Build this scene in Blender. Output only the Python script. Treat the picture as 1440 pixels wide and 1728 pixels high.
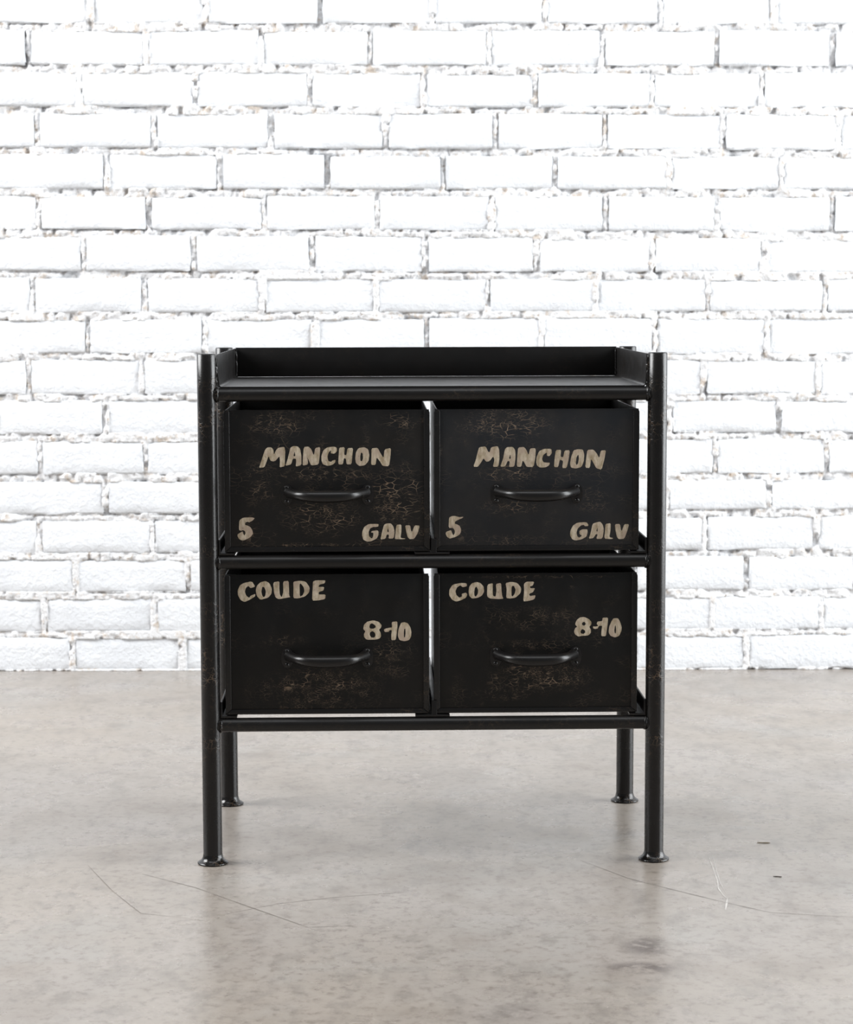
import bpy, bmesh, math, random
import numpy as np
from mathutils import Matrix, Vector
from mathutils.geometry import tessellate_polygon

for o in list(bpy.data.objects):
    bpy.data.objects.remove(o)
scene = bpy.context.scene
COL = scene.collection
random.seed(7)
RNG = np.random.default_rng(11)

# ------------------------------------------------------------------ camera
CAM_LOC = Vector((0.00218, -2.79246, 0.75358))
CAM_YAW, CAM_PITCH, CAM_ROLL = math.radians(0.2218), math.radians(5.8094), math.radians(-0.1582)
cam_data = bpy.data.cameras.new('camera')
cam_data.sensor_fit = 'HORIZONTAL'
cam_data.sensor_width = 36.0
cam_data.lens = 90.0                      # 3600 px focal length on a 1440 px wide frame
cam_data.clip_start = 0.05
cam = bpy.data.objects.new('camera', cam_data)
COL.objects.link(cam)
_r0 = Vector((math.cos(CAM_YAW), math.sin(CAM_YAW), 0))
_f0 = Vector((-math.sin(CAM_YAW), math.cos(CAM_YAW), 0))
_fw = _f0 * math.cos(CAM_PITCH) + Vector((0, 0, -math.sin(CAM_PITCH)))
_up = _f0 * math.sin(CAM_PITCH) + Vector((0, 0, math.cos(CAM_PITCH)))
_r = _r0 * math.cos(CAM_ROLL) + _up * math.sin(CAM_ROLL)
_u = _r0 * -math.sin(CAM_ROLL) + _up * math.cos(CAM_ROLL)
M = Matrix((_r, _u, -_fw)).transposed().to_4x4()
M.translation = CAM_LOC
cam.matrix_world = M
cam_data.dof.use_dof = True
cam_data.dof.focus_distance = 2.80
cam_data.dof.aperture_fstop = 16.0
scene.camera = cam

# ------------------------------------------------------------------ world, lights, exposure
world = bpy.data.worlds.new('world')
scene.world = world
world.use_nodes = True
world.node_tree.nodes['Background'].inputs['Color'].default_value = (0.94, 0.97, 1.0, 1)
world.node_tree.nodes['Background'].inputs['Strength'].default_value = 0.17

def area(name, loc, target, sx, sy, power, color):
    d = bpy.data.lights.new(name, 'AREA')
    d.shape = 'RECTANGLE'
    d.size, d.size_y, d.energy, d.color = sx, sy, power, color
    o = bpy.data.objects.new(name, d)
    COL.objects.link(o)
    o.location = loc
    o.rotation_euler = (Vector(target) - Vector(loc)).to_track_quat('-Z', 'Y').to_euler()
    return o

area('daylight_right', (3.4, 0.15, 1.75), (0, 0.45, 1.6), 2.5, 3.3, 265, (0.95, 0.98, 1.0))
area('daylight_left', (-3.5, 0.1, 2.5), (0, 0.5, 1.2), 2.5, 2.0, 265, (0.98, 0.985, 0.99))
area('daylight_high', (0.0, -1.4, 4.2), (0, 1.4, 1.2), 4.5, 2.0, 55, (0.97, 0.985, 1.0))

scene.view_settings.view_transform = 'Standard'
scene.view_settings.look = 'None'
scene.view_settings.gamma = 1.0
scene.view_settings.use_curve_mapping = False
scene.view_settings.exposure = 0.17

# ------------------------------------------------------------------ helpers
def tag(o, label=None, cat=None, group=None, kind=None):
    if label: o['label'] = label
    if cat: o['category'] = cat
    if group: o['group'] = group
    if kind: o['kind'] = kind
    return o

class MB:
    """collects vertices and faces, builds ONE mesh object"""
    def __init__(self):
        self.v, self.f = [], []
    def add(self, vs, fs):
        n = len(self.v)
        self.v += [tuple(p) for p in vs]
        self.f += [tuple(i + n for i in f) for f in fs]
        return self
    def box(self, x0, x1, y0, y1, z0, z1):
        return self.add([(x0,y0,z0),(x1,y0,z0),(x1,y1,z0),(x0,y1,z0),(x0,y0,z1),(x1,y0,z1),(x1,y1,z1),(x0,y1,z1)],
                        [(0,3,2,1),(4,5,6,7),(0,1,5,4),(1,2,6,5),(2,3,7,6),(3,0,4,7)])
    def tube(self, pts, rad, seg=20, cap=True, jitter=0.0):
        pts = [Vector(p) for p in pts]
        n = len(pts)
        if not isinstance(rad, (list, tuple)): rad = [rad] * n
        t0 = (pts[1] - pts[0]).normalized()
        ref = Vector((0, 0, 1)) if abs(t0.z) < 0.9 else Vector((1, 0, 0))
        vs, fs = [], []
        for i, p in enumerate(pts):
            t = (pts[min(i + 1, n - 1)] - pts[max(i - 1, 0)]).normalized()
            a = (ref - t * ref.dot(t)).normalized()
            b = t.cross(a)
            for k in range(seg):
                w = 2 * math.pi * k / seg
                r = rad[i] * (1 + random.uniform(-jitter, jitter))
                vs.append(p + a * (math.cos(w) * r) + b * (math.sin(w) * r))
        for i in range(n - 1):
            for k in range(seg):
                k2 = (k + 1) % seg
                fs.append((i*seg+k, i*seg+k2, (i+1)*seg+k2, (i+1)*seg+k))
        if cap:
            fs.append(tuple(reversed(range(seg))))
            fs.append(tuple((n - 1) * seg + k for k in range(seg)))
        return self.add(vs, fs)
    def lathe(self, prof, seg=32, jitter=0.0):
        """prof: (r, z) from bottom to top, about local z"""
        vs, fs = [], []
        for (r, z) in prof:
            for k in range(seg):
                w = 2 * math.pi * k / seg
                rr = r * (1 + random.uniform(-jitter, jitter))
                vs.append((math.cos(w) * rr, math.sin(w) * rr, z + random.uniform(-jitter, jitter) * 0.008 * (z > 0.0005)))
        for i in range(len(prof) - 1):
            for k in range(seg):
                k2 = (k + 1) % seg
                fs.append((i*seg+k, i*seg+k2, (i+1)*seg+k2, (i+1)*seg+k))
        fs.append(tuple(reversed(range(seg))))
        fs.append(tuple((len(prof) - 1) * seg + k for k in range(seg)))
        return self.add(vs, fs)
    def prism(self, poly, y0, y1):
        """poly in (x, z), counter-clockwise seen from the front (-y); thickness y0 (front) to y1 (back)"""
        n = len(poly)
        vs = [(x, y0, z) for x, z in poly] + [(x, y1, z) for x, z in poly]
        fs = [tuple(range(n)), tuple(reversed(range(n, 2 * n)))]
        fs += [(i, i + n, (i + 1) % n + n, (i + 1) % n) for i in range(n)]
        return self.add(vs, fs)
    def build(self, name, mat, parent=None, loc=(0, 0, 0), bevel=0.0, seg=2, smooth=True, angle=35):
        me = bpy.data.meshes.new(name)
        me.from_pydata(self.v, [], self.f)
        bm = bmesh.new()
        bm.from_mesh(me)
        bmesh.ops.recalc_face_normals(bm, faces=bm.faces)
        if bevel:
            es = [e for e in bm.edges if e.is_manifold and e.calc_face_angle(0) > math.radians(40)]
            bmesh.ops.bevel(bm, geom=es, offset=bevel, segments=seg, profile=0.5, affect='EDGES', clamp_overlap=True)
        bm.to_mesh(me)
        bm.free()
        if smooth:
            me.shade_smooth()
            me.set_sharp_from_angle(angle=math.radians(angle))
        me.materials.append(mat)
        o = bpy.data.objects.new(name, me)
        COL.objects.link(o)
        o.parent = parent
        o.location = loc
        return o

# ------------------------------------------------------------------ materials
class NT:
    def __init__(self, name):
        self.m = bpy.data.materials.new(name)
        self.m.use_nodes = True
        self.t = self.m.node_tree
        self.b = self.t.nodes['Principled BSDF']
    def n(self, kind, **kw):
        nd = self.t.nodes.new(kind)
        for k, v in kw.items():
            if k in nd.inputs: 
                self.put(nd.inputs[k], v)
            else:
                setattr(nd, k, v)
        return nd
    def put(self, sock, v):
        if isinstance(v, bpy.types.NodeSocket): self.t.links.new(v, sock)
        else: sock.default_value = v
    def math(self, op, a, b=0.0, c=0.0, clamp=False):
        nd = self.t.nodes.new('ShaderNodeMath')
        nd.operation = op
        nd.use_clamp = clamp
        self.put(nd.inputs[0], a); self.put(nd.inputs[1], b); self.put(nd.inputs[2], c)
        return nd.outputs[0]
    def vmath(self, op, a, b=(0, 0, 0)):
        nd = self.t.nodes.new('ShaderNodeVectorMath')
        nd.operation = op
        self.put(nd.inputs[0], a); self.put(nd.inputs[1], b)
        return nd.outputs['Value'] if op in ('LENGTH', 'DOT_PRODUCT', 'DISTANCE') else nd.outputs[0]
    def ramp(self, fac, lo, hi, a=0.0, b=1.0, smooth=True):
        nd = self.t.nodes.new('ShaderNodeMapRange')
        nd.interpolation_type = 'SMOOTHSTEP' if smooth else 'LINEAR'
        for s, v in zip(nd.inputs[:5], (fac, lo, hi, a, b)): self.put(s, v)
        return nd.outputs[0]
    def noise(self, vec, scale, detail=3.0, rough=0.55, color=False):
        nd = self.n('ShaderNodeTexNoise')
        self.put(nd.inputs['Vector'], vec)
        nd.inputs['Scale'].default_value = scale
        nd.inputs['Detail'].default_value = detail
        nd.inputs['Roughness'].default_value = rough
        return nd.outputs['Color' if color else 'Fac']
    def mix(self, fac, a, b):
        nd = self.t.nodes.new('ShaderNodeMix')
        nd.data_type = 'RGBA'
        self.put(nd.inputs[0], fac)
        self.put(nd.inputs[6], a if isinstance(a, bpy.types.NodeSocket) else (*a, 1))
        self.put(nd.inputs[7], b if isinstance(b, bpy.types.NodeSocket) else (*b, 1))
        return nd.outputs[2]
    def coords(self, which='Object'):
        return self.n('ShaderNodeTexCoord').outputs[which]
    def bump(self, height, strength, dist, prev=None):
        nd = self.n('ShaderNodeBump')
        nd.inputs['Strength'].default_value = strength
        nd.inputs['Distance'].default_value = dist
        self.put(nd.inputs['Height'], height)
        if prev is not None: self.put(nd.inputs['Normal'], prev)
        return nd.outputs[0]
    def done(self, color=None, rough=None, normal=None, spec=None, metal=None):
        if color is not None: self.put(self.b.inputs['Base Color'], color if isinstance(color, bpy.types.NodeSocket) else (*color, 1))
        if rough is not None: self.put(self.b.inputs['Roughness'], rough)
        if normal is not None: self.put(self.b.inputs['Normal'], normal)
        if spec is not None: self.put(self.b.inputs['Specular IOR Level'], spec)
        if metal is not None: self.put(self.b.inputs['Metallic'], metal)
        return self.m

BLACK = (0.0050, 0.0049, 0.0052)
CRACK = (0.30, 0.20, 0.125)

def mat_paint(name, rough=0.33, bump=0.25, cracks=0.35, base=BLACK):
    """black paint with a fine orange-peel skin and scattered hairline cracks"""
    t = NT(name)
    co = t.coords()
    warp = t.vmath('ADD', co, t.vmath('MULTIPLY', t.vmath('SUBTRACT', t.noise(co, 60, 2, color=True), (.5, .5, .5)), (.012, .012, .012)))
    vo = t.n('ShaderNodeTexVoronoi', feature='DISTANCE_TO_EDGE')
    t.put(vo.inputs['Vector'], warp)
    vo.inputs['Scale'].default_value = 170
    line = t.ramp(vo.outputs['Distance'], 0.03, 0.10, 1.0, 0.0)
    patch = t.ramp(t.noise(co, 14, 3), 0.50, 0.66)
    brk = t.ramp(t.noise(co, 120, 2), 0.42, 0.62)
    fac = t.math('MULTIPLY', t.math('MULTIPLY', line, patch), t.math('MULTIPLY', brk, cracks), clamp=True)
    col = t.mix(fac, t.mix(t.noise(co, 25, 3), base, (0.0075, 0.0060, 0.0052)), CRACK)
    peel = t.noise(co, 420, 3, 0.6)
    nrm = None
    if bump > 0:
        nrm = t.bump(peel, bump, 0.0006)
        nrm = t.bump(t.math('MULTIPLY', line, patch), min(0.35, cracks), 0.0008, nrm)
    rg = t.ramp(t.noise(co, 40, 3), 0.3, 0.7, rough - 0.02, rough + 0.05)
    return t.done(col, rg, nrm, 0.42)

def mat_front(name, patches, fine=1.0, base=(0.0045, 0.0045, 0.0047), stray=0.2):
    """drawer-front paint: black with crazed, brown-edged cracks gathered in worn patches (local metres)"""
    t = NT(name)
    co = t.coords()
    nz = t.vmath('MULTIPLY', t.vmath('SUBTRACT', t.noise(co, 45, 3, color=True), (.5, .5, .5)), (.016, .0, .008))
    warp = t.vmath('MULTIPLY', t.vmath('ADD', co, nz), (1.0, 0.0, 2.3))
    def vor(scale, lo, hi):
        vo = t.n('ShaderNodeTexVoronoi', feature='DISTANCE_TO_EDGE')
        t.put(vo.inputs['Vector'], warp)
        vo.inputs['Scale'].default_value = scale
        return t.ramp(vo.outputs['Distance'], lo, hi, 1.0, 0.0)
    l1 = vor(90 * fine, 0.004, 0.046)
    l2 = vor(190 * fine, 0.006, 0.075)
    total = None
    for (cx, cz, rx, rz, s) in patches:
        e = t.vmath('MULTIPLY', t.vmath('SUBTRACT', co, (cx, 0, cz)), (1 / rx, 0, 1 / rz))
        g = t.ramp(t.vmath('LENGTH', e), 0.25, 1.25, s, 0.0)
        total = g if total is None else t.math('MAXIMUM', total, g)
    brk = t.ramp(t.noise(co, 65, 4, 0.65), 0.40, 0.60, 0.0, 0.85)
    mask = t.math('MULTIPLY', total, brk, clamp=True)
    scat = t.math('MULTIPLY', t.ramp(t.noise(co, 26, 4), 0.48, 0.70), stray)
    mask = t.math('MAXIMUM', mask, scat)
    coarse = t.ramp(t.noise(co, 30, 2), 0.42, 0.58)
    line = t.math('ADD', t.math('MULTIPLY', l1, coarse), t.math('MULTIPLY', l2, t.math('MULTIPLY', t.math('SUBTRACT', 1.0, coarse), 0.75)), clamp=True)
    fac = t.math('MULTIPLY', line, mask, clamp=True)
    hue = t.mix(t.noise(co, 80, 2), (0.30, 0.18, 0.115), (0.40, 0.32, 0.225))
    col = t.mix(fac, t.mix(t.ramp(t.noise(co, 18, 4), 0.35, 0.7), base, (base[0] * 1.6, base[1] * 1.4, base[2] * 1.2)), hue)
    nrm = t.bump(t.noise(co, 300, 3, 0.6), 0.10, 0.0006)
    nrm = t.bump(fac, 0.35, 0.0006, nrm)
    rg = t.ramp(t.noise(co, 22, 3), 0.3, 0.7, 0.36, 0.50)
    return t.done(col, rg, nrm, 0.26)

def mat_letter():
    t = NT('faded_beige_lettering')
    co = t.coords()
    st = t.vmath('MULTIPLY', co, (1.0, 1.0, 0.35))
    c = t.mix(t.ramp(t.noise(st, 170, 4, 0.65), 0.3, 0.7), (0.33, 0.255, 0.155), (0.68, 0.590, 0.455))
    c = t.mix(t.ramp(t.noise(co, 55, 3), 0.40, 0.72), c, (0.45, 0.35, 0.27))
    c = t.mix(t.ramp(t.noise(co, 330, 2), 0.60, 0.74, 0.0, 0.45), c, (0.07, 0.05, 0.035))
    return t.done(c, 0.55, t.bump(t.noise(co, 350, 2), 0.15, 0.0004), 0.35)

def mat_brick(name, tan=0.10, relief=1.0):
    t = NT(name)
    co = t.n('ShaderNodeNewGeometry').outputs['Position']
    c = t.mix(t.ramp(t.noise(co, 9, 4), 0.35, 0.7), (0.745, 0.762, 0.785), (0.700, 0.718, 0.745))
    c = t.mix(t.ramp(t.noise(co, 38, 5, 0.65), 0.60, 0.80, 0.0, tan), c, (0.60, 0.50, 0.40))
    nrm = t.bump(t.noise(co, 28, 4, 0.6), 0.30 * relief, 0.010)
    nrm = t.bump(t.ramp(t.noise(co, 120, 4, 0.6), 0.35, 0.75), 0.28 * relief, 0.0035, nrm)
    return t.done(c, 0.62, nrm, 0.3)

def mat_mortar():
    t = NT('painted_mortar')
    co = t.n('ShaderNodeNewGeometry').outputs['Position']
    c = t.mix(t.noise(co, 20, 3), (0.77, 0.775, 0.785), (0.71, 0.71, 0.715))
    c = t.mix(t.ramp(t.noise(co, 46, 5, 0.7), 0.51, 0.68, 0.0, 0.68), c, (0.48, 0.37, 0.265))
    c = t.mix(t.ramp(t.noise(t.vmath('ADD', co, (3.1, 1.7, 0.4)), 85, 3, 0.6), 0.66, 0.73, 0.0, 0.8), c, (0.26, 0.19, 0.13))
    nrm = t.bump(t.noise(co, 110, 4, 0.65), 0.8, 0.006)
    return t.done(c, 0.75, nrm, 0.2)

def mat_floor():
    t = NT('polished_concrete')
    co = t.n('ShaderNodeNewGeometry').outputs['Position']
    c = t.mix(t.ramp(t.noise(co, 1.6, 4, 0.55), 0.32, 0.68), (0.284, 0.247, 0.210), (0.262, 0.235, 0.211))
    c = t.mix(t.ramp(t.noise(co, 5.5, 6, 0.65), 0.47, 0.70, 0.0, 0.50), c, (0.175, 0.144, 0.118))
    c = t.mix(t.ramp(t.noise(t.vmath('ADD', co, (5, 2, 0)), 9.0, 6, 0.7), 0.57, 0.76, 0.0, 0.50), c, (0.113, 0.099, 0.089))
    c = t.mix(t.ramp(t.noise(t.vmath('ADD', co, (1, 7, 0)), 4.0, 5, 0.6), 0.52, 0.68, 0.0, 0.62), c, (0.272, 0.253, 0.231))
    c = t.mix(t.ramp(t.noise(co, 75, 4, 0.7), 0.48, 0.70, 0.0, 0.62), c, (0.130, 0.107, 0.089))
    c = t.mix(t.ramp(t.noise(co, 330, 2, 0.5), 0.68, 0.78, 0.0, 0.6), c, (0.084, 0.071, 0.061))
    c = t.mix(t.ramp(t.noise(t.vmath('MULTIPLY', t.vmath('ADD', co, (9, 4, 0)), (1.0, 0.55, 1.0)), 26, 6, 0.72), 0.47, 0.68, 0.0, 0.48), c, (0.141, 0.124, 0.109))
    # oil marks with a shape of their own; last one a faint dark patch
    for (x, y, rx, ry, s) in ((0.2475, -0.377, 0.040, 0.055, 0.75), (0.232, -0.456, 0.062, 0.030, 0.8), (0.085, -0.610, 0.06, 0.04, 0.35), (-0.03, 0.50, 0.16, 0.10, 0.30)):
        e = t.vmath('MULTIPLY', t.vmath('SUBTRACT', co, (x, y, 0)), (1 / rx, 1 / ry, 0))
        g = t.ramp(t.vmath('LENGTH', e), 0.15, 1.0, 1.0, 0.0)
        g = t.math('MULTIPLY', g, t.ramp(t.noise(co, 42, 5, 0.7), 0.36, 0.56, 0.0, s))
        c = t.mix(g, c, (0.068, 0.053, 0.047))
    nrm = t.bump(t.noise(co, 18, 5, 0.6), 0.035, 0.004)
    nrm = t.bump(t.noise(co, 160, 3, 0.6), 0.04, 0.001, nrm)
    rg = t.ramp(t.noise(co, 6, 5, 0.6), 0.3, 0.7, 0.23, 0.36)
    return t.done(c, rg, nrm, 0.70)

def mat_plain(name, col, rough=0.6):
    t = NT(name)
    co = t.coords()
    return t.done(t.mix(t.noise(co, 200, 3), col, tuple(v * 0.75 for v in col)), rough)

M_FRAME = mat_paint('black_leg_paint', 0.25, 0.14, 0.30)
M_RAIL = mat_paint('black_rail_paint', 0.32, 0.10, 0.07)
M_SHEET = mat_paint('black_sheet_paint', 0.31, 0.0, 0.02)
M_LIP = mat_paint('black_flange_paint', 0.28, 0.05, 0.12, (0.0070, 0.0073, 0.0078))
M_HANDLE = mat_paint('black_handle_paint', 0.29, 0.04, 0.10)
M_WELD = mat_paint('black_weld_paint', 0.16, 0.40, 0.2)
M_LETTER = mat_letter()
M_BRICK = mat_brick('white_painted_brick')
M_MORTAR = mat_mortar()
M_FLOOR = mat_floor()

LETTERS = {
    'UL': [
        ('MANCHON', [
            [[-892,1110,-868,1174,-835,1275,-808,1350,-776,1379,-727,1378,-701,1350,-692,1281,-666,1342,-634,1373,-556,1385,-545,1326,-551,1235,-552,1131,-621,1113,-615,1196,-622,1264,-668,1207,-700,1192,-739,1202,-764,1265,-791,1191,-820,1117]],
            [[-546,1134,-519,1209,-492,1313,-479,1371,-440,1395,-382,1390,-350,1357,-335,1260,-334,1143,-410,1124,-403,1196,-408,1229,-448,1228,-468,1154],[-439,1261,-423,1325,-413,1263]],
            [[-320,1135,-316,1234,-302,1382,-239,1387,-205,1353,-170,1266,-154,1366,-86,1383,-96,1259,-109,1150,-207,1137,-232,1192,-255,1247,-247,1153]],
            [[-54,1152,-72,1200,-73,1265,-46,1337,5,1375,90,1385,128,1372,133,1323,95,1290,50,1297,57,1339,22,1310,6,1252,17,1196,56,1183,69,1200,112,1213,107,1174,68,1144,10,1131]],
            [[147,1151,153,1258,161,1372,234,1377,225,1277,254,1270,270,1364,343,1367,334,1270,321,1151,256,1151,250,1225,222,1232,208,1149]],
            [[370,1231,380,1309,413,1363,490,1376,542,1347,557,1269,544,1191,495,1137,424,1127,379,1166],[435,1256,449,1308,467,1295,474,1230,457,1189,438,1198]],
            [[577,1142,583,1243,583,1360,665,1367,703,1294,742,1229,755,1346,840,1364,833,1255,813,1122,728,1128,696,1184,651,1243,638,1141]],
        ]),
        ('5', [
            [[-1163,292,-1156,422,-1106,455,-989,459,-954,447,-983,415,-1029,391,-1045,402,-1080,389,-1082,360,-1058,353,-1013,333,-985,284,-980,242,-1002,209,-1041,180,-1112,150,-1161,171,-1181,210,-1181,236,-1114,275,-1108,246,-1092,216,-1076,249,-1085,278,-1108,292,-1137,282]],
        ]),
        ('GALV', [
            [[673,363,669,328,621,321,608,325,562,305,541,260,545,201,581,168,600,194,604,246,572,250,581,269,659,279,671,259,669,213,646,168,568,132,516,130,470,155,454,208,458,267,484,325,543,363]],
            [[694,154,718,259,744,353,783,369,835,369,867,330,883,258,870,170,802,167,809,219,779,222,763,167],[783,258,796,311,809,255]],
            [[886,166,896,264,907,349,972,355,974,277,961,185,974,172,1029,169,1010,159,899,160]],
            [[1022,342,1088,342,1098,276,1111,250,1147,341,1215,338,1186,236,1140,162,1081,159,1055,185,1036,257]],
        ]),
    ],
    'UR': [
        ('MANCHON', [
            [[-834,1112,-801,1204,-775,1314,-756,1369,-672,1379,-639,1307,-620,1301,-600,1368,-513,1383,-493,1326,-490,1222,-505,1110,-578,1108,-555,1203,-573,1246,-620,1184,-665,1176,-700,1223,-730,1171,-775,1109]],
            [[-481,1111,-444,1209,-419,1339,-393,1367,-315,1371,-282,1325,-280,1221,-295,1111,-366,1104,-354,1176,-380,1189,-418,1111],[-367,1215,-347,1273,-341,1215]],
            [[-263,1110,-256,1247,-246,1361,-172,1370,-140,1337,-107,1259,-88,1350,-14,1352,-16,1246,-42,1103,-133,1106,-159,1155,-185,1195,-204,1106]],
            [[-7,1168,-3,1233,29,1311,94,1343,192,1342,198,1284,166,1245,133,1252,133,1297,88,1265,69,1206,88,1167,127,1161,173,1160,166,1128,121,1100,43,1096,4,1122]],
            [[227,1102,235,1219,253,1329,322,1329,313,1238,348,1231,367,1322,436,1324,420,1205,394,1088,335,1088,348,1186,303,1199,283,1101]],
            [[439,1140,452,1231,484,1322,542,1337,607,1331,625,1269,621,1178,589,1100,511,1081,452,1094],[513,1152,523,1230,547,1269,556,1217,543,1146,524,1126]],
            [[639,1093,651,1217,666,1327,744,1331,790,1281,823,1216,842,1317,911,1322,894,1216,856,1062,784,1086,745,1158,716,1210,700,1086]],
        ]),
        ('5', [
            [[-1160,303,-1155,440,-1120,461,-1075,463,-1023,446,-964,452,-981,433,-1023,417,-1072,392,-1081,361,-1049,351,-1016,332,-997,292,-1000,243,-1023,211,-1069,185,-1147,162,-1183,189,-1200,228,-1192,254,-1127,277,-1117,241,-1098,204,-1080,234,-1078,266,-1101,306]],
        ]),
        ('GALV', [
            [[687,335,677,319,638,319,625,336,586,329,541,284,528,231,541,179,567,166,600,192,567,215,567,257,606,277,671,277,675,237,659,178,593,143,515,128,469,147,443,199,449,265,482,330,540,366,658,372]],
            [[690,152,717,237,739,348,788,368,840,377,873,341,890,269,871,151,789,148,809,210,786,214,750,158],[789,250,805,302,808,246]],
            [[894,151,906,262,911,347,981,357,978,262,962,170,1018,157,992,145]],
            [[1036,343,1102,346,1118,261,1128,254,1160,343,1222,342,1200,254,1162,149,1090,143,1064,170,1043,261]],
        ]),
    ],
    'LL': [
        ('COUDE', [
            [[-987,1780,-940,1709,-1005,1688,-1031,1719,-1066,1693,-1079,1640,-1062,1588,-1024,1559,-1006,1587,-941,1613,-946,1578,-1015,1535,-1085,1505,-1137,1531,-1171,1597,-1174,1658,-1143,1728,-1091,1758]],
            [[-936,1657,-922,1718,-874,1766,-805,1783,-753,1752,-724,1682,-729,1612,-773,1560,-877,1532,-924,1587],[-863,1639,-849,1709,-823,1700,-802,1647,-811,1586,-833,1564,-854,1595]],
            [[-705,1765,-623,1779,-626,1690,-620,1602,-595,1563,-572,1637,-575,1777,-502,1784,-498,1689,-495,1580,-479,1567,-539,1556,-634,1539,-677,1563,-696,1629]],
            [[-443,1553,-438,1689,-441,1772,-354,1785,-277,1771,-225,1696,-234,1626,-287,1574,-383,1548],[-356,1570,-359,1732,-346,1750,-303,1697,-295,1644,-317,1592]],
            [[-196,1517,-186,1687,-181,1775,-138,1788,-16,1787,-25,1748,-95,1731,-112,1700,-34,1700,-43,1651,-104,1634,-109,1599,-16,1599,-23,1537,-114,1520]],
        ]),
        ('8-10', [
            [[479,1147,490,1196,533,1234,615,1250,686,1228,721,1184,712,1151,685,1123,707,1085,712,1035,695,1008,641,992,521,991,489,1026,486,1070,506,1103,481,1130],[557,1157,566,1196,593,1212,636,1184,644,1157,614,1138,576,1138],[562,1058,568,1091,598,1107,631,1085,638,1047,625,1019,581,1020]],
            [[750,1123,767,1137,827,1150,859,1152,854,1227,928,1234,930,1166,922,1083,907,984,848,982,848,1056,856,1119,826,1117,815,1095,761,1093]],
            [[935,1067,946,1138,979,1215,1023,1223,1066,1209,1099,1159,1115,1093,1109,1027,1082,983,1022,967,956,984,938,1028],[1014,1083,1020,1132,1033,1138,1037,1083,1030,1022,1016,1017]],
        ]),
    ],
    'LR': [
        ('COUDE', [
            [[-915,1736,-911,1697,-967,1684,-998,1710,-1041,1684,-1063,1632,-1050,1579,-1011,1544,-976,1561,-980,1596,-924,1613,-906,1587,-924,1543,-993,1509,-1054,1493,-1107,1518,-1148,1580,-1141,1659,-1098,1720,-993,1741]],
            [[-889,1622,-880,1692,-845,1736,-784,1753,-732,1739,-689,1691,-684,1621,-715,1568,-767,1542,-845,1532,-880,1569],[-815,1613,-806,1674,-784,1692,-763,1648,-767,1595,-793,1556,-811,1569]],
            [[-645,1585,-641,1717,-567,1738,-571,1655,-567,1567,-532,1554,-519,1629,-528,1725,-458,1738,-454,1646,-445,1567,-427,1527,-497,1523,-602,1531,-636,1550]],
            [[-392,1536,-384,1654,-401,1737,-323,1752,-245,1737,-192,1670,-201,1600,-270,1539,-340,1529],[-321,1566,-319,1697,-288,1697,-266,1645,-279,1592,-305,1557]],
            [[-166,1490,-153,1626,-158,1723,-123,1753,-18,1753,-40,1700,-79,1687,-70,1665,-9,1665,-35,1612,-88,1591,-79,1560,0,1573,-18,1516,-105,1494]],
        ]),
        ('8-10', [
            [[525,1190,546,1239,590,1272,644,1277,705,1249,740,1210,738,1172,711,1145,735,1106,733,1062,700,1029,613,1024,569,1014,525,1041,509,1085,525,1129,552,1146,527,1173],[612,1184,626,1208,650,1211,666,1183,650,1161,626,1162],[595,1079,607,1107,626,1115,656,1095,659,1068,635,1049,602,1057]],
            [[760,1139,765,1152,787,1147,814,1150,831,1158,811,1182,819,1213,885,1221,887,1265,961,1267,956,1181,946,1104,933,1016,870,1019,875,1094,883,1160,839,1154,825,1122,793,1114,765,1122]],
            [[970,1088,978,1148,1005,1214,1032,1255,1092,1258,1120,1213,1142,1142,1140,1087,1110,1021,1056,999,995,1021,973,1060],[1045,1087,1052,1153,1063,1164,1069,1104,1064,1054,1053,1054]],
        ]),
    ],
}
# ------------------------------------------------------------------ floor
WALL_Y = 1.4591
floor = MB().box(-3.6, 3.6, -4.6, WALL_Y + 0.25, -0.08, 0.0).build('floor', M_FLOOR, smooth=False)
tag(floor, 'worn grey-beige polished concrete floor', 'floor', kind='structure')

def ribbon(name, pts, w, mat):
    pts = [Vector((x, y, 0.0003)) for x, y in pts]
    sm = []
    for i in range(len(pts) - 1):
        for k in range(4):
            sm.append(pts[i].lerp(pts[i + 1], k / 4))
    sm.append(pts[-1])
    mb = MB()
    vs = []
    for i, p in enumerate(sm):
        t = (sm[min(i + 1, len(sm) - 1)] - sm[max(i - 1, 0)]).normalized()
        nrm = Vector((-t.y, t.x, 0))
        ww = w * (0.35 + 0.65 * math.sin(math.pi * (i + 0.5) / len(sm))) * random.uniform(0.6, 1.2) / 2
        vs += [p + nrm * ww, p - nrm * ww]
    mb.add(vs, [(2*i, 2*i+1, 2*i+3, 2*i+2) for i in range(len(sm) - 1)])
    return mb.build(name, mat, floor, smooth=False)

M_SCR_L = mat_plain('pale_scratch', (0.50, 0.47, 0.44))
M_SCR_D = mat_plain('dark_scratch', (0.20, 0.175, 0.155))
ribbon('scratch', [(0.3697, 0.0127), (0.3683, -0.0408), (0.3662, -0.098), (0.3627, -0.1367), (0.3647, -0.1663), (0.3677, -0.1822)], 0.0020, M_SCR_L)
ribbon('scratch', [(0.3761, 0.0249), (0.3722, -0.035), (0.3685, -0.11), (0.3700, -0.16)], 0.0012, M_SCR_L)
ribbon('scratch', [(0.3685, -0.177), (0.3588, -0.2313)], 0.0028, M_SCR_L)
ribbon('scratch', [(-0.3822, -0.0621), (-0.3051, -0.1271), (-0.2295, -0.2126), (-0.1509, -0.3002), (-0.0943, -0.2932)], 0.0013, M_SCR_D)
ribbon('scratch', [(-0.2624, -0.2505), (-0.1937, -0.1999), (-0.1285, -0.174), (-0.032, -0.1478)], 0.0010, M_SCR_D)
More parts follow.
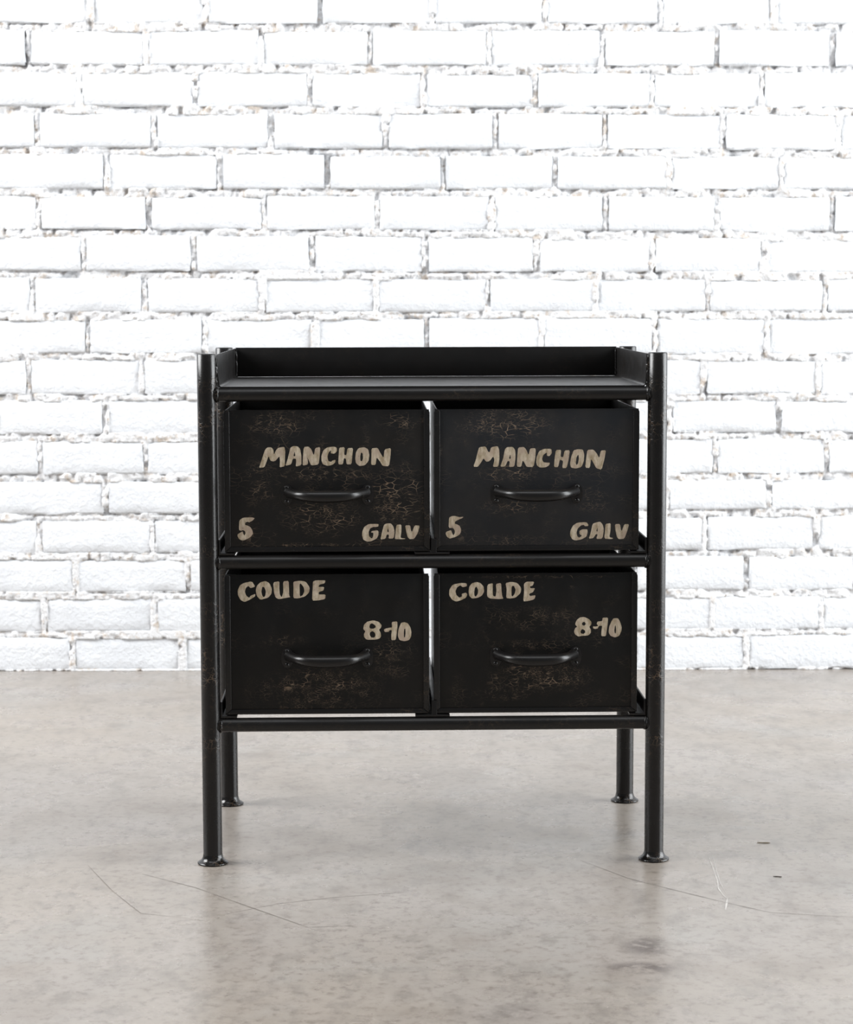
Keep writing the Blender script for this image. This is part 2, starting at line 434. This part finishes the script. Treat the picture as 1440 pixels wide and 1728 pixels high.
ribbon('scratch', [(0.1963, 0.0018), (0.2518, -0.086), (0.3001, -0.1363), (0.36, -0.1953), (0.4118, -0.2418), (0.5093, -0.2623)], 0.0012, M_SCR_D)
ribbon('scratch', [(-0.46, -0.02), (-0.41, -0.14), (-0.36, -0.24), (-0.28, -0.27)], 0.0009, M_SCR_D)

# ------------------------------------------------------------------ brick wall
wall = MB().box(-3.6, 3.6, WALL_Y + 0.030, WALL_Y + 0.25, 0.0, 2.8).build('wall_back', M_MORTAR, smooth=False)
tag(wall, 'white-painted rough brick wall behind the cabinet', 'wall', kind='structure')

# bed heights at the left (x=-0.62) and right (x=0.66) of the view, top course first; head joints per course
ZL = [1.2843, 1.2038, 1.1235, 1.043, 0.9626, 0.8843, 0.8017, 0.7198, 0.6388, 0.5575, 0.4783, 0.3976, 0.3177, 0.2388, 0.1595, 0.0799, 0.0019]
ZR = [1.2786, 1.1975, 1.1173, 1.0357, 0.9583, 0.876, 0.7957, 0.7187, 0.6342, 0.5554, 0.4786, 0.3967, 0.3241, 0.2429, 0.1614, 0.0819, 0.0022]
JOINTS = [
    [-0.67, -0.444, -0.22, 0.0, 0.22, 0.446, 0.669],
    [-0.794, -0.561, -0.336, -0.122, 0.11, 0.334, 0.557, 0.783],
    [-0.694, -0.466, -0.242, -0.018, 0.203, 0.431, 0.647],
    [-0.78, -0.549, -0.319, -0.092, 0.124, 0.339, 0.571, 0.8],
    [-0.644, -0.42, -0.208, 0.02, 0.241, 0.466, 0.688],
    [-0.78, -0.562, -0.332, -0.11, 0.116, 0.341, 0.562, 0.789],
    [-0.692, -0.475, -0.239, -0.016, 0.205, 0.434, 0.655],
    [-0.796, -0.573, -0.338, -0.112, 0.109, 0.322, 0.545, 0.776],
    [-0.687, -0.456, -0.234, -0.013, 0.216, 0.44, 0.663],
    [-0.807, -0.58, -0.356, -0.132, 0.093, 0.317, 0.539, 0.767],
    [-0.877, -0.655, -0.43, -0.205, 0.019, 0.244, 0.471, 0.69],
    [-0.787, -0.576, -0.348, -0.121, 0.107, 0.334, 0.562, 0.786],
    [-0.881, -0.656, -0.431, -0.206, 0.018, 0.243, 0.468, 0.67],
    [-0.791, -0.564, -0.343, -0.121, 0.1, 0.321, 0.542, 0.768],
    [-0.719, -0.494, -0.268, -0.043, 0.181, 0.404, 0.628],
    [-0.786, -0.562, -0.337, -0.113, 0.112, 0.336, 0.561, 0.778],
    [-0.73, -0.507, -0.279, -0.052, 0.175, 0.402, 0.629],
]
PITCH = 0.2245
for k in range(1, 18):                                   # courses above the frame
    ZL.insert(0, ZL[0] + 0.0802); ZR.insert(0, ZR[0] + 0.0802)
    off = -0.78 if k % 2 else -0.67
    JOINTS.insert(0, [off + PITCH * i + random.uniform(-.012, .012) for i in range(7)])
ROWS = []                                                # (z at x=0, slope, joint list)
for zl, zr, js in zip(ZL, ZR, JOINTS):
    js = list(js)
    while js[0] > -3.3: js.insert(0, js[0] - PITCH + random.uniform(-.006, .006))
    while js[-1] < 3.3: js.append(js[-1] + PITCH + random.uniform(-.006, .006))
    sl = (zr - zl) / 1.28
    ROWS.append((zl + sl * 0.62, sl, js))

def row_z(i, x):
    z, sl, _ = ROWS[i]
    return z + sl * max(-1.2, min(1.2, x))

BR_BACK = 0.0295
def brick_geo(w, h, nx, ny, depth=BR_BACK):
    """rough painted brick: uneven front grid with worn, rounded arrises; local origin at the centre of the face"""
    vs, fs = [], []
    ph = [random.uniform(0, 6.28) for _ in range(8)]
    tx, tz = random.uniform(-.010, .010), random.uniform(-.02, .02)
    def wob(a, k): return 0.5 * math.sin(a * 31 + ph[k]) + 0.5 * math.sin(a * 77 + ph[k + 1])
    for j in range(ny):
        for i in range(nx):
            u, v = i / (nx - 1) - 0.5, j / (ny - 1) - 0.5
            # crowd grid lines to the edge so the arris stays narrow
            uu = 0.5 * math.copysign(1 - (1 - abs(2 * u)) ** 2.3, u)
            vv = 0.5 * math.copysign(1 - (1 - abs(2 * v)) ** 1.9, v)
            x, z = uu * w, vv * h
            edge = i in (0, nx - 1) or j in (0, ny - 1)
            corner = i in (0, nx - 1) and j in (0, ny - 1)
            y = tx * x + tz * z + 0.0009 * wob(x + z * 1.7, 0) + random.uniform(-.0004, .0004)
            if edge:
                y += random.uniform(0.0006, 0.0028)
                if i in (0, nx - 1): x -= math.copysign(random.uniform(0.0, 0.0028) , x)
                if j in (0, ny - 1): z -= math.copysign(random.uniform(0.0, 0.0024), z)
                if random.random() < 0.06: y += 0.004
            if corner:
                y += random.uniform(0.001, 0.006)
                x -= math.copysign(random.uniform(0.001, 0.006), x); z -= math.copysign(random.uniform(0.0005, 0.004), z)
            vs.append((x, y, z))
    for j in range(ny - 1):
        for i in range(nx - 1):
            a = j * nx + i
            fs.append((a, a + 1, a + nx + 1, a + nx))
    ring = [i for i in range(nx)] + [j * nx + nx - 1 for j in range(1, ny)] + [(ny - 1) * nx + i for i in range(nx - 2, -1, -1)] + [j * nx for j in range(ny - 2, 0, -1)]
    n0 = len(vs)
    for r in ring:
        vs.append((vs[r][0], depth, vs[r][2]))
    m = len(ring)
    for k in range(m):
        k2 = (k + 1) % m
        fs.append((ring[k2], ring[k], n0 + k, n0 + k2))
    return vs, fs

singles = 0
field = MB()
placed = []
for r, (z0, sl, js) in enumerate(ROWS):
    ztop = row_z(r - 1, 0) if r else z0 + 0.0802
    course = ztop - z0
    for a, b in zip(js[:-1], js[1:]):
        cx = 0.5 * (a + b)
        jw = random.uniform(0.0065, 0.0125)
        w = (b - a) - jw
        zb = row_z(r, cx)
        zt = row_z(r - 1, cx) if r else zb + 0.0802
        h = (zt - zb) - random.uniform(0.0105, 0.0150)
        cz = zb + h / 2
        proud = random.uniform(-0.0015, 0.0020)
        placed.append((cx, cz, w, h))
        if abs(cx) < 1.20 and cz < 1.62:
            vs, fs = brick_geo(w, h, 13, 6)
            o = MB().add(vs, fs).build('brick', M_BRICK, wall, loc=(cx + 0.0, WALL_Y + proud, cz), angle=70)
            # keep the back inside the wall's face
            o.rotation_euler = (0, -math.atan(sl) + random.uniform(-.004, .004), 0)
            singles += 1
        else:
            vs, fs = brick_geo(w, h, 5, 3)
            field.add([(x + cx, y + WALL_Y + proud, z + cz) for x, y, z in vs], fs)
fo = field.build('brickwork', M_BRICK, wall, angle=70)
tag(fo, kind='stuff')

def vnoise(X, Z, cell, seed):
    """smooth value noise on arrays"""
    g = np.random.default_rng(seed).random((64, 512))
    x, z = X / cell + 200.0, Z / cell + 7.0
    xi, zi = np.floor(x).astype(int), np.floor(z).astype(int)
    fx, fz = x - xi, z - zi
    fx, fz = fx * fx * (3 - 2 * fx), fz * fz * (3 - 2 * fz)
    s = lambda a, b: g[b % 64, a % 512]
    return ((s(xi, zi) * (1 - fx) + s(xi + 1, zi) * fx) * (1 - fz) + (s(xi, zi + 1) * (1 - fx) + s(xi + 1, zi + 1) * fx) * fz)

# lumpy mortar in the joints, thick with paint in places and raked out in others
ST = 0.0026
gx = np.arange(-1.28, 1.28, ST)
gz = np.arange(0.0, 1.60, ST)
X, Z = np.meshgrid(gx, gz)
inside = np.full(X.shape, 1.0)            # signed distance to the nearest brick edge (negative inside)
lowr = np.zeros(X.shape)
head = np.zeros(X.shape)
for (cx, cz, w, h) in placed:
    if abs(cx) > 1.45 or cz > 1.75: continue
    i0, i1 = np.searchsorted(gx, [cx - w / 2 - 0.02, cx + w / 2 + 0.02])
    j0, j1 = np.searchsorted(gz, [cz - h / 2 - 0.02, cz + h / 2 + 0.02])
    if i1 <= i0 or j1 <= j0: continue
    xs, zs = X[j0:j1, i0:i1], Z[j0:j1, i0:i1]
    sd = np.maximum(np.abs(xs - cx) - w / 2, np.abs(zs - cz) - h / 2)
    sub = inside[j0:j1, i0:i1]
    better = sd < sub
    # the side of a brick that the joint point lies next to: left edge or underside get raked gaps
    side = ((xs < cx - w / 2) & (np.abs(zs - cz) < h / 2)) | ((zs < cz - h / 2) & (np.abs(xs - cx) < w / 2))
    lowr[j0:j1, i0:i1] = np.where(better, side.astype(float), lowr[j0:j1, i0:i1])
    head[j0:j1, i0:i1] = np.where(better, ((np.abs(zs - cz) < h / 2 - 0.004) & (np.abs(xs - cx) > w / 2)).astype(float), head[j0:j1, i0:i1])
    inside[j0:j1, i0:i1] = np.minimum(sub, sd)
n1, n2, n3, n4 = vnoise(X, Z, 0.045, 1), vnoise(X, Z, 0.011, 2), vnoise(X, Z, 0.0055, 3), vnoise(X, Z, 0.10, 4)
depth = 0.0012 + 0.0085 * (n1 - 0.5) + 0.0070 * (n2 - 0.5) + 0.0045 * (n3 - 0.5) + 0.010 * (n4 - 0.5)
gap = np.clip((0.0036 - inside) / 0.0036, 0, 1) * np.clip((vnoise(X, Z, 0.06, 5) - 0.46) / 0.2, 0, 1)
depth += gap * (0.0020 + 0.0062 * lowr) * (1 - 0.35 * head) - 0.0022 * head
pit = np.clip((vnoise(X, Z, 0.016, 6) - 0.74) / 0.1, 0, 1)
depth += 0.007 * pit
depth = np.clip(depth, -0.0022, 0.022)
depth = np.where(inside < -0.003, np.maximum(depth, 0.008), depth)
keep = inside > -0.0055
cell = keep[:-1, :-1] | keep[1:, :-1] | keep[:-1, 1:] | keep[1:, 1:]
idx = np.arange(X.size).reshape(X.shape)
quads = np.stack([idx[:-1, :-1][cell], idx[:-1, 1:][cell], idx[1:, 1:][cell], idx[1:, :-1][cell]], 1)
used = np.unique(quads)
remap = np.zeros(X.size, dtype=np.int64)
remap[used] = np.arange(len(used))
quads = remap[quads]
jit = RNG.uniform(-0.0007, 0.0007, (len(used), 2))
co = np.stack([X.ravel()[used] + jit[:, 0], WALL_Y + depth.ravel()[used], np.maximum(Z.ravel()[used] + jit[:, 1], 0.0005)], 1)
me = bpy.data.meshes.new('mortar')
me.vertices.add(len(co)); me.vertices.foreach_set('co', co.astype(np.float32).ravel())
me.loops.add(quads.size); me.loops.foreach_set('vertex_index', quads.astype(np.int32).ravel())
me.polygons.add(len(quads)); me.polygons.foreach_set('loop_start', (np.arange(len(quads)) * 4).astype(np.int32))
me.update(calc_edges=True)
me.validate()
me.shade_smooth()
me.materials.append(M_MORTAR)
mo = bpy.data.objects.new('mortar', me)
COL.objects.link(mo)
mo.parent = wall
tag(mo, kind='stuff')

# ------------------------------------------------------------------ the cabinet
W2, DEP, HGT, LEG = 0.295, 0.3328, 0.6781, 0.0127
RAIL = 0.0093
Z_TOP, Z_MID, Z_BOT = 0.6248, 0.4042, 0.1872

cab = bpy.data.objects.new('drawer_cabinet', None)
cab.empty_display_size = 0.1
COL.objects.link(cab)
cab.rotation_euler = (0, 0, math.radians(1.6214))
tag(cab, 'black crackle-painted metal cabinet with four lettered drawers and a tray top', 'cabinet')

for sx in (-1, 1):
    for y in (0.0, DEP):
        mb = MB()
        zs = [0.004] + [0.03 * k for k in range(1, 22)] + [HGT - 0.0012, HGT]
        mb.tube([(0, 0, z) for z in zs], [LEG] * (len(zs) - 1) + [LEG - 0.0011], 40)
        leg = mb.build('leg', M_FRAME, cab, loc=(sx * W2, y, 0), angle=50)
        MB().lathe([(0.0196, 0.0), (0.0204, 0.0008), (0.0203, 0.0020), (0.0192, 0.0028), (0.0166, 0.0043), (0.0146, 0.0066), (0.0134, 0.0095), (0.0128, 0.0125)], 36, 0.016).build('foot', M_WELD, leg, angle=60)

def lumpy_ring(p, axis, r, minor, name='weld_bead', arc=(0, 2 * math.pi), n=26):
    """irregular bead of weld round a tube end"""
    a, b = [Vector(v) for v in (((0, 1, 0), (0, 0, 1)) if axis == 'x' else ((1, 0, 0), (0, 0, 1)))]
    pts, rad = [], []
    for k in range(n + 1):
        w = arc[0] + (arc[1] - arc[0]) * k / n
        pts.append(Vector(p) + (a * math.cos(w) + b * math.sin(w)) * (r + random.uniform(-.0004, .0004)))
        rad.append(minor * random.uniform(0.75, 1.25))
    return MB().tube(pts, rad, 10, True, 0.06).build(name, M_WELD, cab, angle=80)

for z in (Z_TOP, Z_MID, Z_BOT):
    MB().tube([(-W2 + x, 0, z) for x in np.linspace(0.009, 2 * W2 - 0.009, 14)], RAIL, 32).build('front_rail', M_RAIL, cab, angle=50)
    if z != Z_TOP:
        MB().tube([(-W2 + 0.009, DEP, z), (W2 - 0.009, DEP, z)], RAIL, 24).build('rear_rail', M_RAIL, cab, angle=50)
    for sx in (-1, 1):
        lumpy_ring((sx * (W2 - LEG - 0.0006), 0, z), 'x', RAIL - 0.0010, 0.0023)

# angle-iron runners carrying the drawers
for zr, zt in ((Z_MID + RAIL, 0.4345), (Z_BOT + RAIL, 0.2185)):
    zf = zr + 0.0038
    for sx in (-1, 1):
        prof = [(sx * 0.2605, zr + 0.0004), (sx * 0.2822, zr + 0.0004), (sx * 0.2822, zt), (sx * 0.2796, zt), (sx * 0.2796, zf - 0.0006), (sx * 0.2605, zf - 0.0006)]
        if sx < 0: prof = prof[::-1]
        MB().prism(prof, -0.0045, DEP + 0.004).build('side_runner', M_RAIL, cab, bevel=0.0005, angle=40)
    prof = [(-0.0243, zr + 0.0004), (0.0215, zr + 0.0004), (0.0215, zf - 0.0006), (0.0044, zf - 0.0006), (0.0044, zt), (-0.0028, zt), (-0.0028, zf - 0.0006), (-0.0243, zf - 0.0006)]
    MB().prism(prof, -0.0045, DEP + 0.004).build('centre_runner', M_RAIL, cab, bevel=0.0005, angle=40)

# sheet-metal tray: floor with two bent-up wings, and a welded back plate
TZ, TW, WH, TT = 0.6352, 0.2785, 0.0415, 0.0015
def tray_profile(lean_l, lean_r, off):
    """section in x, z; off = offset outwards/below for the underside"""
    R = 0.0035 + off
    pts = [(-TW - off - lean_l, TZ + WH), (-TW - off - lean_l * 0.5, TZ + WH * 0.5)]
    for k in range(6):
        w = math.pi + (math.pi / 2) * k / 5
        pts.append((-TW + 0.0035 + R * math.cos(w), TZ + 0.0035 + R * math.sin(w)))
    for k in range(6):
        w = 1.5 * math.pi + (math.pi / 2) * k / 5
        pts.append((TW - 0.0035 + R * math.cos(w), TZ + 0.0035 + R * math.sin(w)))
    pts += [(TW + off + lean_r * 0.5, TZ + WH * 0.5), (TW + off + lean_r, TZ + WH)]
    return pts
vs, fs = [], []
NY = 8
for j in range(NY):
    y = -0.0035 + (DEP + 0.0035) * j / (NY - 1)
    k = 1 - j / (NY - 1)
    inn, out = tray_profile(0.0042 * k, 0.0016 * k, 0.0), tray_profile(0.0042 * k, 0.0016 * k, TT)
    loop = inn + out[::-1]
    vs += [(x, y, z) for x, z in loop]
n = len(loop)
for j in range(NY - 1):
    for i in range(n):
        i2 = (i + 1) % n
        fs.append((j*n+i, j*n+i2, (j+1)*n+i2, (j+1)*n+i))
h = n // 2
for base in (0, (NY - 1) * n):
    for i in range(h - 1):
        fs.append((base + i, base + i + 1, base + n - 2 - i, base + n - 1 - i))
MB().add(vs, fs).build('tray', M_SHEET, cab, angle=40)
MB().box(-TW + 0.0002, TW - 0.0002, DEP - 0.0016, DEP, TZ + 0.0002, TZ + WH + 0.0012).build('tray_back', M_SHEET, cab, bevel=0.0004)
for sx in (-1, 1):
    # corner seams of the tray and the beads that tie the wings to the front legs
    pts = [(sx * (TW - 0.0012), DEP - 0.0028, TZ + 0.002 + 0.0385 * k / 11) for k in range(12)]
    MB().tube(pts, [random.uniform(0.0009, 0.0019) for _ in pts], 8, True, 0.08).build('weld_bead', M_WELD, cab, angle=80)
    pts = [(sx * (TW + (0.0052 if sx < 0 else 0.0040)), -0.0015, TZ - 0.001 + 0.038 * k / 15) for k in range(16)]
    MB().tube(pts, [random.uniform(0.0022, 0.0038) for _ in pts], 10, True, 0.08).build('weld_bead', M_WELD, cab, angle=80)

# ------------------------------------------------------------------ drawers
DW2, DH, DD = 0.1350, 0.1868, 0.316
DRAWERS = {
    'UL': dict(c=(-0.1390, 0.4178), inset=(0.0012, 0.0030), word='upper left', stray=0.3, base=(0.0085, 0.0085, 0.0088), fine=0.75,  # base lightened: reflection on the upper fronts put into the paint
        p=[(-.067,.168,.040,.018,.8), (.098,.172,.034,.012,.6), (-.090,.092,.024,.034,.6), (-.005,.103,.062,.011,.8), (.092,.072,.038,.040,1.0), (-.008,.046,.055,.026,1.0), (-.03,.008,.075,.004,.9)]),
    'UR': dict(c=(0.1365, 0.4178), inset=(0.0034, 0.0012), word='upper right', stray=0.16, base=(0.0165, 0.0178, 0.0205), fine=0.8,  # base lighter and bluish: brighter reflection on this front put into the colour
        p=[(-.040,.168,.062,.022,1.0), (-.035,.102,.046,.012,.9), (-.035,.058,.042,.010,.8), (-.130,.130,.006,.024,.6), (-.040,.013,.065,.010,.45), (.075,.066,.028,.018,.4)]),
    'LL': dict(c=(-0.1405, 0.2010), inset=(0.0012, 0.0060), word='lower left', stray=0.08, base=(0.0045, 0.0045, 0.0045), fine=1.35,
        p=[(-.060,.099,.034,.008,.45), (-.010,.034,.080,.030,.85), (.085,.075,.036,.034,.45), (-.02,.008,.07,.004,.6)]),
    'LR': dict(c=(0.1356, 0.2010), inset=(0.0050, 0.0012), word='lower right', stray=0.15, base=(0.0052, 0.0052, 0.0052), fine=1.15,
        p=[(.000,.126,.075,.018,.42), (.0,.091,.064,.008,.55), (.005,.047,.070,.022,.95), (-.04,.027,.04,.012,.6), (.0,.1815,.11,.0025,.5)]),
}

def smooth_loop(flat, s=1e-4):
    p = [(flat[i] * s, flat[i + 1] * s) for i in range(0, len(flat), 2)]
    out = []
    for i in range(len(p)):                       # one corner-cutting pass keeps the brushed, hand-cut look
        a, b, c = p[i - 1], p[i], p[(i + 1) % len(p)]
        out.append(tuple(b[k] * 0.84 + a[k] * 0.16 for k in (0, 1)))
        out.append(tuple(b[k] * 0.84 + c[k] * 0.16 for k in (0, 1)))
    return out

def lettering(glyphs, parent, word):
    mb = MB()
    y = -0.00018
    for loops in glyphs:
        ls = [smooth_loop(l) for l in loops]
        vl = [[Vector((x, 0, z)) for x, z in l] for l in ls]
        flat = [(x, y, z) for l in ls for x, z in l]
        tris = tessellate_polygon([[Vector((v.x, v.z, 0)) for v in l] for l in vl])
        mb.add(flat, [tuple(t) for t in tris])
    o = mb.build('lettering', M_LETTER, parent, smooth=False)
    me = o.data
    if sum(p.normal.y * p.area for p in me.polygons) > 0:
        me.flip_normals()
    o['label'] = 'hand-painted beige ' + ('word ' if word.isalpha() else 'number ') + word
    return o

def plate_poly(s):
    """lobed fixing plate of the pull: two ears and a round outer side"""
    pts = []
    for k in range(28):
        w = 2 * math.pi * k / 28
        r = 0.0098 + 0.0038 * abs(math.sin(w)) ** 1.5 + (0.0006 * math.cos(2 * w) if True else 0)
        x = 0.80 * r * math.cos(w) * (1.0 if math.cos(w) * s > 0 else 0.85)
        pts.append((x, r * math.sin(w) * 1.02))
    return pts

for key, D in DRAWERS.items():
    cx, z0 = D['c']
    li, ri = D['inset']
    x0, x1, T = -DW2 + li, DW2 - ri, 0.0012
    mb = MB()
    mb.box(x0, x1, 0.0014, DD, 0.0002, T)                         # bottom
    mb.box(x0, x0 + T, 0.0014, DD, T, DH - 0.0005)                # sides
    mb.box(x1 - T, x1, 0.0014, DD, T, DH - 0.0005)
    mb.box(x0 + T, x1 - T, DD - T, DD, T, DH - 0.0005)            # back
    dr = mb.build('drawer', M_SHEET, cab, loc=(cx, 0, z0), bevel=0.0004, seg=1)
    dr['label'] = 'open-topped black metal drawer, ' + D['word'] + ' of four'
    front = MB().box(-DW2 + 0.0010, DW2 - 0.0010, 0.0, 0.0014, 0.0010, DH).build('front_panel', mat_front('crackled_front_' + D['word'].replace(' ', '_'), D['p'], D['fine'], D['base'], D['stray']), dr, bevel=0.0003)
    lw, lb, pr = 0.0078, 0.0066, 0.0013
    for s in (-1, 1):                                             # folded side lips with rounded top and mitred foot
        xo, xi = s * DW2, s * (DW2 - lw)
        poly = [(xi, lb), (xo, 0.0), (xo, DH - 0.004), (xo - s * 0.0012, DH - 0.0012), (xo - s * 0.004, DH), (xi + s * 0.0012, DH - 0.0006), (xi, DH - 0.003)]
        if s < 0: poly = poly[::-1]
        MB().prism(poly, -pr, 0.0010).build('edge_flange', M_LIP, dr, bevel=0.0007, seg=3)
    MB().prism([(-DW2 + 0.0006, 0.0), (DW2 - 0.0006, 0.0), (DW2 - lw, lb), (-DW2 + lw, lb)], -pr, 0.0010).build('edge_flange', M_LIP, dr, bevel=0.0006, seg=2)
    # bowed pull
    hz, hx = 0.0765, 0.0505
    pts, rad = [], []
    for k in range(33):
        t = -1 + 2 * k / 32
        a = abs(t)
        y = -0.0315 * (1 - a ** 3.8) - 0.0012
        pts.append((hx * t * (1 if a < 0.9 else 1.0), y, hz + 0.0015 - 0.0025 * (1 - t * t)))
        rad.append(0.0081 - 0.0024 * a ** 1.5 + (0.0014 * max(0, (a - 0.85) / 0.15)))
    MB().tube(pts, rad, 20).build('handle', M_HANDLE, dr, angle=60)
    for s in (-1, 1):
        px = s * 0.0525
        MB().prism([(px + x, hz - 0.0010 + z) for x, z in plate_poly(s)], -0.0022, 0.0).build('handle_plate', M_HANDLE, dr, bevel=0.0007, seg=2)
        for dz in (-1, 1):
            prof = [(0.0030, 0.0), (0.0030, 0.0006), (0.0024, 0.0014), (0.0012, 0.0019), (0.0003, 0.0020)]
            sc = MB().lathe(prof, 16).build('screw', M_WELD, dr, loc=(px + s * 0.0008, -0.0022, hz - 0.0010 + dz * 0.0092), angle=60)
            sc.rotation_euler = (math.radians(90), 0, 0)
    for word, glyphs in LETTERS[key]:
        lettering(glyphs, dr, word)

# ------------------------------------------------------------------ splinters lying on the floor
M_STRAW = mat_plain('dry_straw', (0.22, 0.17, 0.09))
M_DARK = mat_plain('dark_splinter', (0.06, 0.045, 0.035))
def splinter(name, a, b, r, mat, label):
    a, b = Vector((*a, r)), Vector((*b, r))
    c = (a + b) / 2
    pts = [a.lerp(b, k / 6) - c + Vector((0, random.uniform(-.0006, .0006), 0)) for k in range(7)]
    o = MB().tube(pts, [r * 0.5] + [r * random.uniform(.75, 1.0) for _ in range(5)] + [r * 0.4], 6).build(name, mat, loc=c)
    tag(o, label, 'splinter')
splinter('straw', (0.446, 0.0916), (0.4638, 0.0899), 0.0007, M_STRAW, 'short yellowish straw lying on the floor beyond the curved scratch')
splinter('splinter', (0.441, -0.0801), (0.4520, -0.0835), 0.0007, M_DARK, 'tiny dark splinter on the floor, right of the curved scratch')
